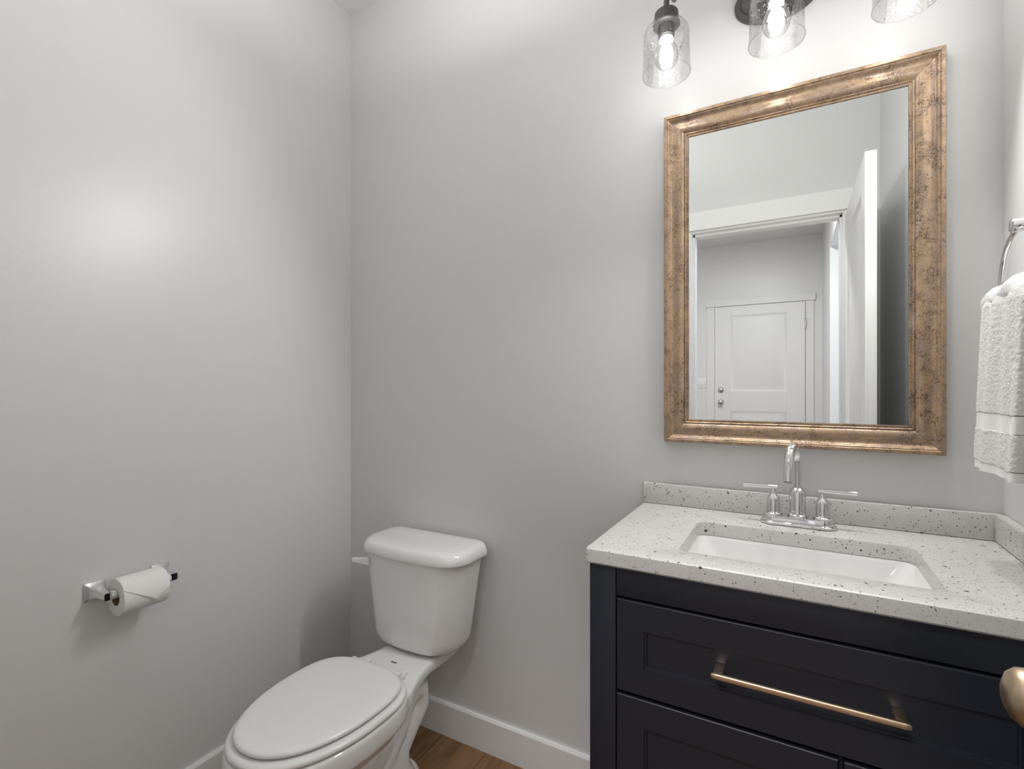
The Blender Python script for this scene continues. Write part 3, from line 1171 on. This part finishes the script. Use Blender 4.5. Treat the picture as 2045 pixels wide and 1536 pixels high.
# web between deck and trapway
b = bmesh.new()
loft(b, [rrect(TC - 0.05, TC + 0.05, -0.42, -0.27, 0.03, 0.15), rrect(TC - 0.060, TC + 0.060, -0.42, -0.18, 0.03, 0.345)])
merge(bm, b)
bowl = part('bowl', bm, M['porcelain'], toi)
rm = bowl.modifiers.new('fuse', 'REMESH')
rm.mode = 'VOXEL'
rm.voxel_size = 0.0045
rm.use_smooth_shade = True
sm = bowl.modifiers.new('soften', 'SMOOTH')
sm.factor = 0.5
sm.iterations = 10

SY = -0.500
bm = bm_new()
Z0 = 0.3815


def sring(g, z):
    return seat_outline(SY, 0.272 + g, 0.166 + g, 0.180 + g, z, 72, 2.12, 3.0)


def shole(g, z):
    return seat_outline(SY - 0.01, 0.205 + g, 0.12 + g, 0.110 + g, z, 72, 2.1, 2.3)


rings = [sring(-0.004, Z0), sring(0, Z0 + 0.003), sring(0.0012, Z0 + 0.007), sring(0.000, Z0 + 0.0115), sring(-0.004, Z0 + 0.0150), sring(-0.010, Z0 + 0.0168),
         sring(-0.018, Z0 + 0.0172), shole(0.01, Z0 + 0.0172), shole(0, Z0 + 0.012), shole(0, Z0)]
loft(bm, rings + [rings[0]], False, False)
part('seat', bm, M['seat_plastic'], toi, None, True, 60)
for sx, sy in ((-0.14, -0.62), (0.14, -0.62), (-0.155, -0.45), (0.155, -0.45)):
    pass
bm = bm_new()
Z1 = 0.4008


def lring(g, z):
    return seat_outline(SY, 0.256 + g, 0.156 + g, 0.167 + g, z, 72, 2.12, 3.0)


loft(bm, [lring(-0.014, Z1), lring(-0.005, Z1 + 0.001), lring(-0.0012, Z1 + 0.004), lring(0, Z1 + 0.0075), lring(-0.001, Z1 + 0.0105), lring(-0.004, Z1 + 0.0135),
          lring(-0.009, Z1 + 0.0158), lring(-0.016, Z1 + 0.0170), lring(-0.04, Z1 + 0.0178), lring(-0.09, Z1 + 0.0184), lring(-0.14, Z1 + 0.0186)])
part('seat_lid', bm, M['seat_plastic'], toi, None, True, 60)
for s in (-1, 1):
    bm = bm_new()
    hx_ = TC + s * 0.072
    add_box(bm, hx_ - 0.022, hx_ + 0.022, -0.345, -0.312, 0.3765, 0.393, 0.004, 3)
    sweep(bm, [(hx_ - 0.024, -0.338, 0.3985), (hx_ + 0.024, -0.338, 0.3985)], 0.0075, 16)
    hg = part('hinge', bm, M['seat_plastic'], toi)
    bm = bm_new()
    add_box(bm, hx_ - 0.010, hx_ + 0.010, -0.310, -0.290, 0.3735, 0.3855, 0.003, 2)
    part('bolt_cap', bm, M['seat_plastic'], hg)
bm = bm_new()
add_box(bm, TC - 0.011, TC + 0.011, -0.264, -0.260, 0.3745, 0.3775)
part('maker_stamp', bm, M['mark'], toi, 'small dark stamp on the deck')


TKX = TC - 0.011


def tank_ring(w, yb, yf, bow, z, n=15, rb=0.035, rf=0.050):
    """D-shaped section: flat back, bowed front with generous corners"""
    pts = []
    # back edge left to right
    def fy(x):
        return yf - bow * (1 - (x / w) ** 2)
    base = []
    # corner centres
    for cx, cy, a0, r in ((w - rb, yb - rb, 0, rb), (-w + rb, yb - rb, 90, rb)):
        for i in range(7):
            a = R(a0 + 90 * i / 6)
            base.append((cx + r * math.cos(a), cy + r * math.sin(a)))
    for i in range(9):
        a = R(180 + 90 * i / 8)
        base.append((-w + rf + rf * math.cos(a), yf + rf + rf * math.sin(a)))
    for i in range(1, n):
        x = -w + rf + (2 * w - 2 * rf) * i / n
        base.append((x, yf))
    for i in range(9):
        a = R(270 + 90 * i / 8)
        base.append((w - rf + rf * math.cos(a), yf + rf + rf * math.sin(a)))
    for x, y in base:
        k = max(0.0, min(1.0, (yb - y) / (yb - yf)))
        pts.append((TKX + x, y - bow * (1 - (x / w) ** 2) * k, z))
    return pts


bm = bm_new()
YB = -0.022
loft(bm, [tank_ring(0.118, -0.045, -0.165, 0.024, 0.3795, rb=0.05, rf=0.05), tank_ring(0.142, -0.036, -0.178, 0.024, 0.383, rb=0.06, rf=0.06), tank_ring(0.160, -0.030, -0.186, 0.024, 0.392, rb=0.06, rf=0.062),
          tank_ring(0.1665, -0.026, -0.190, 0.024, 0.406, rb=0.06, rf=0.064), tank_ring(0.1720, YB - 0.002, -0.192, 0.024, 0.424, rb=0.06, rf=0.065), tank_ring(0.1835, YB, -0.194, 0.024, 0.520, rb=0.055, rf=0.065),
          tank_ring(0.1965, YB, -0.196, 0.024, 0.630, rb=0.045, rf=0.065), tank_ring(0.2040, YB, -0.197, 0.024, 0.686, rb=0.04, rf=0.065)])
part('tank', bm, M['porcelain'], toi, None, True, 60)
bm = bm_new()


def lidr(g, z):
    return tank_ring(0.2165 + g, -0.012 + g * 0.4, -0.205 - g, 0.027, z, rb=0.035, rf=0.068)


def lids(k, z):
    return [(TKX + (x - TKX) * k, -0.115 + (y + 0.115) * k, z) for x, y, _ in lidr(-0.018, 0)]


loft(bm, [lidr(-0.008, 0.682), lidr(-0.001, 0.6825), lidr(0.0, 0.686), lidr(-0.002, 0.698), lidr(-0.006, 0.709), lidr(-0.011, 0.7155), lidr(-0.018, 0.7195),
          lids(0.92, 0.7218), lids(0.7, 0.7238), lids(0.35, 0.7248)])
part('tank_lid', bm, M['porcelain'], toi, None, True, 60)
bm = bm_new()
lvx = TKX - 0.160
add_lathe(bm, [(0.013, 0), (0.013, -0.007), (0.010, -0.010)], lvx, 0.650, 20, axis='y', base=-0.203)
loft(bm, [[(lvx + 0.014, -0.206 + a, 0.650 + c) for a, c in ((0, 0.0145), (0, -0.0145), (-0.010, -0.013), (-0.010, 0.013))],
          [(lvx - 0.006, -0.208 + a, 0.650 + c) for a, c in ((0, 0.0135), (0, -0.0135), (-0.012, -0.012), (-0.012, 0.012))],
          [(lvx - 0.026, -0.214 + a, 0.650 + c) for a, c in ((0, 0.009), (0, -0.009), (-0.012, -0.008), (-0.012, 0.008))],
          [(lvx - 0.046, -0.220 + a, 0.650 + c) for a, c in ((0, 0.0075), (0, -0.0075), (-0.012, -0.007), (-0.012, 0.007))]])
lv = part('flush_lever', bm, M['porcelain'], toi, 'white flush lever')
mb = lv.modifiers.new('bevel', 'BEVEL')
mb.width = 0.0025
mb.segments = 3

# ---------------------------------------------------------------- toilet paper holder and roll
PZ_, RX = 0.7165, -1.487
hol = thing('toilet_paper_holder', 'chrome two-post paper holder mounted on the left wall', 'toilet paper holder', (XL, -0.777, PZ_))
for yp in (-0.852, -0.702):
    bm = bm_new()

    def sq(h, x, z0=0.0):
        r = min(h * 0.3, 0.004)
        pts = []
        for cy, cz, a0 in ((h - r, h - r, 0), (-h + r, h - r, 90), (-h + r, -h + r, 180), (h - r, -h + r, 270)):
            for i in range(4):
                a = R(a0 + 30 * i)
                pts.append((x, yp + cy + r * math.cos(a), PZ_ + z0 + cz + r * math.sin(a)))
        return pts
    loft(bm, [sq(0.0235, XL + 0.0006), sq(0.0235, XL + 0.005), sq(0.0215, XL + 0.0075), sq(0.0165, XL + 0.013), sq(0.0125, XL + 0.022), sq(0.0103, XL + 0.034),
              sq(0.0093, XL + 0.050), sq(0.0090, XL + 0.078)])
    part('post', bm, M['chrome'], hol)
bm = bm_new()
sweep(bm, [(RX, -0.845, PZ_ - 0.001), (RX, -0.709, PZ_ - 0.001)], 0.0105, 22)
part('roller', bm, M['switch'], hol, 'white roller bar')

roll = thing('toilet_paper_roll', 'white toilet paper roll with a pointed folded end', 'toilet paper', (RX, -0.783, 0.7065))
RZ = 0.7065
RR = 0.0465
bm = bm_new()
y0, y1 = -0.8345, -0.7305
n = 64


def circ(r, y, c=n):
    return [(RX + r * math.cos(2 * PI * i / c), y, RZ + r * math.sin(2 * PI * i / c)) for i in range(c)]


rings = [circ(0.0205, y0), circ(RR - 0.001, y0), circ(RR, y0 + 0.001), circ(RR, y1 - 0.001), circ(RR - 0.001, y1), circ(0.0205, y1)]
loft(bm, rings + [rings[0]], False, False)
part('tissue', bm, M['paper'], roll)
bm = bm_new()
rings = [circ(0.0205, y0 - 0.0004), circ(0.0205, y1 + 0.0004), circ(0.0196, y1 + 0.0004), circ(0.0196, y0 - 0.0004)]
loft(bm, rings + [rings[0]], False, False)
part('cardboard_core', bm, M['cardboard'], roll, 'brown cardboard core')
# folded triangular sheet end wrapped on the face of the roll
bm = bm_new()
ns, nt_ = 18, 14
th = 0.0016
a_top, a_tip = R(66), R(-20)
grid_o, grid_i = [], []
ym = y0 + (y1 - y0) * 0.66
for i in range(ns + 1):
    f = i / ns
    a = a_top + (a_tip - a_top) * f
    lo_, hi_ = y0 + 0.0006, y1 - 0.0006
    g = max(0.0, (f - 0.42) / 0.58)
    g2 = max(0.0, (f - 0.66) / 0.34)
    ya = lo_ + (ym - lo_) * g
    yb_ = hi_ + (ym + 0.0008 - hi_) * g2
    rowo, rowi = [], []
    for j in range(nt_ + 1):
        y = ya + (yb_ - ya) * j / nt_
        for row, r in ((rowo, RR + th + 0.0045 * g ** 1.3), (rowi, RR + 0.0002)):
            row.append(bm.verts.new((RX + r * math.cos(a), y, RZ + r * math.sin(a))))
    grid_o.append(rowo)
    grid_i.append(rowi)
for i in range(ns):
    for j in range(nt_):
        bm.faces.new((grid_o[i][j], grid_o[i][j + 1], grid_o[i + 1][j + 1], grid_o[i + 1][j]))
        bm.faces.new((grid_i[i][j], grid_i[i + 1][j], grid_i[i + 1][j + 1], grid_i[i][j + 1]))
    bm.faces.new((grid_o[i][0], grid_o[i + 1][0], grid_i[i + 1][0], grid_i[i][0]))
    bm.faces.new((grid_o[i][nt_], grid_i[i][nt_], grid_i[i + 1][nt_], grid_o[i + 1][nt_]))
part('folded_end', bm, M['paper'], roll, 'folded triangular paper end', True, 50)

# ---------------------------------------------------------------- towel ring and towel
TRX = 0.345
TRY, TRZ, TRR = -0.262, 1.425, 0.088
wx = XR + (XRF - XR) * (-TRY / -YF)
tr_ = thing('towel_ring', 'chrome towel ring on the right wall beside the mirror', 'towel ring', (wx, TRY, TRZ + TRR))
bm = bm_new()
add_lathe(bm, [(0.026, 0), (0.026, -0.006), (0.022, -0.010), (0.012, -0.012), (0.010, -0.040), (0.012, -0.044), (0.012, -0.058), (0.009, -0.060)],
          TRY, TRZ + TRR + 0.004, 28, axis='x', base=wx - 0.0005)
part('wall_mount', bm, M['chrome'], tr_)
bm = bm_new()
pts = [(TRX, TRY + TRR * math.sin(2 * PI * i / 64), TRZ + TRR * math.cos(2 * PI * i / 64)) for i in range(65)]
sweep(bm, pts, 0.0052, 16, False)
part('ring', bm, M['chrome'], tr_)

tw = thing('hand_towel', 'white terry hand towel folded through the towel ring', 'towel', (TRX, TRY, 1.07))
random.seed(4)


def towel_panel(bm, z_top, z_bot, xf, y_left, y_right, th, nz=46, ny=44, seed=0.0, rag=0.0):
    """hanging sheet with depth `th`; xf(z, t) gives the room-side face"""
    rings = []
    for i in range(nz + 1):
        f = i / nz
        z = z_top + (z_bot - z_top) * f
        yl, yr = y_left(f), y_right(f)
        front, back = [], []
        for j in range(ny + 1):
            t = 0.5 - 0.5 * math.cos(PI * (0.06 + 0.88 * j / ny))
            t = (t - 0.00886) / (1 - 2 * 0.00886)
            t = min(1.0, max(0.0, t))
            y = yl + (yr - yl) * t
            x = xf(f, t)
            rnd = math.sqrt(max(0.0, 1 - abs(2 * t - 1) ** 14))
            front.append((x + (1 - rnd) * th * 0.5, y, z))
            back.append((x + th - (1 - rnd) * th * 0.5, y, z))
        rings.append(front + list(reversed(back)))
    loft(bm, rings)


def lerp(a, b, t):
    return a + (b - a) * t


def fold(f, t):
    return 0.004 * math.sin(t * 9.5 + 0.8 + 0.7 * f) * (0.35 + 0.65 * f) + 0.0025 * math.sin(t * 21 + 3 * f)


ZT = TRZ - TRR + 0.068      # top of the gathered towel where it spills over the ring


def yl_(f):
    return lerp(-0.178, -0.170, f) - 0.012 * max(0, (0.10 - f) / 0.10) ** 1.5


def yr_(f):
    return lerp(-0.378, -0.388, f) + 0.012 * max(0, (0.10 - f) / 0.10) ** 1.5


def xf_(f, t):
    topround = 0.010 * max(0.0, (0.07 - f) / 0.07) ** 1.7
    return 0.3085 - 0.008 * f + fold(f, t) + topround


# one continuous front fall, cut into terry, woven band and hem
Z_TOP, Z_BOT = 1.402, 1.087
H_ = Z_TOP - Z_BOT


def seg(bm, f0, f1, dth=0.0, nz=30):
    towel_panel(bm, Z_TOP - H_ * f0, Z_TOP - H_ * f1, lambda f, t: xf_(lerp(f0, f1, f), t) + dth,
                lambda f: yl_(lerp(f0, f1, f)) - dth * 0.5, lambda f: yr_(lerp(f0, f1, f)) + dth * 0.5, 0.026 - 2 * dth, nz)


bm = bm_new()
seg(bm, 0.0, 0.675, 0, 60)
# back fall, between ring and wall, over the ring
towel_panel(bm, 1.398, 1.13, lambda f, t: 0.354 + 0.004 * min(1, f * 3) + 0.5 * fold(f, t), lambda f: -0.181, lambda f: -0.374, 0.020, 30)
# gathered top between the two falls
b = bmesh.new()
path = []
rings = []
for i in range(25):
    t = i / 24
    y = lerp(-0.183, -0.372, t)
    zt = 1.406 + 0.014 * math.sin(PI * t) + 0.006 * math.sin(t * 11)
    ring = []
    for k in range(20):
        a = 2 * PI * k / 20
        r = 0.026 if 0 < i < 24 else 0.018
        ring.append((0.3405 + r * 1.2 * math.cos(a), y, zt - 0.022 + r * math.sin(a)))
    rings.append(ring)
loft(b, rings)
merge(bm, b)
fl = part('towel_body', bm, M['towel'], tw, None, True, 70)
bm = bm_new()
seg(bm, 0.672, 0.762, 0.0012, 14)
part('woven_band', bm, M['weave'], tw, 'flat woven band', True, 70)
bm = bm_new()
seg(bm, 0.759, 0.955, 0.0, 20)
part('towel_end', bm, M['towel'], tw, None, True, 70)
bm = bm_new()
seg(bm, 0.952, 1.0, 0.0015, 8)
part('hem', bm, M['weave'], tw, 'flat stitched hem', True, 70)
tex = bpy.data.textures.new('pile', 'CLOUDS')
tex.noise_scale = 0.006
for o in tw.children:
    if o.name.startswith('towel'):
        s1 = o.modifiers.new('dense', 'SUBSURF')
        s1.levels = s1.render_levels = 2
        dm = o.modifiers.new('pile', 'DISPLACE')
        dm.texture = tex
        dm.strength = 0.0024
        dm.mid_level = 0.5
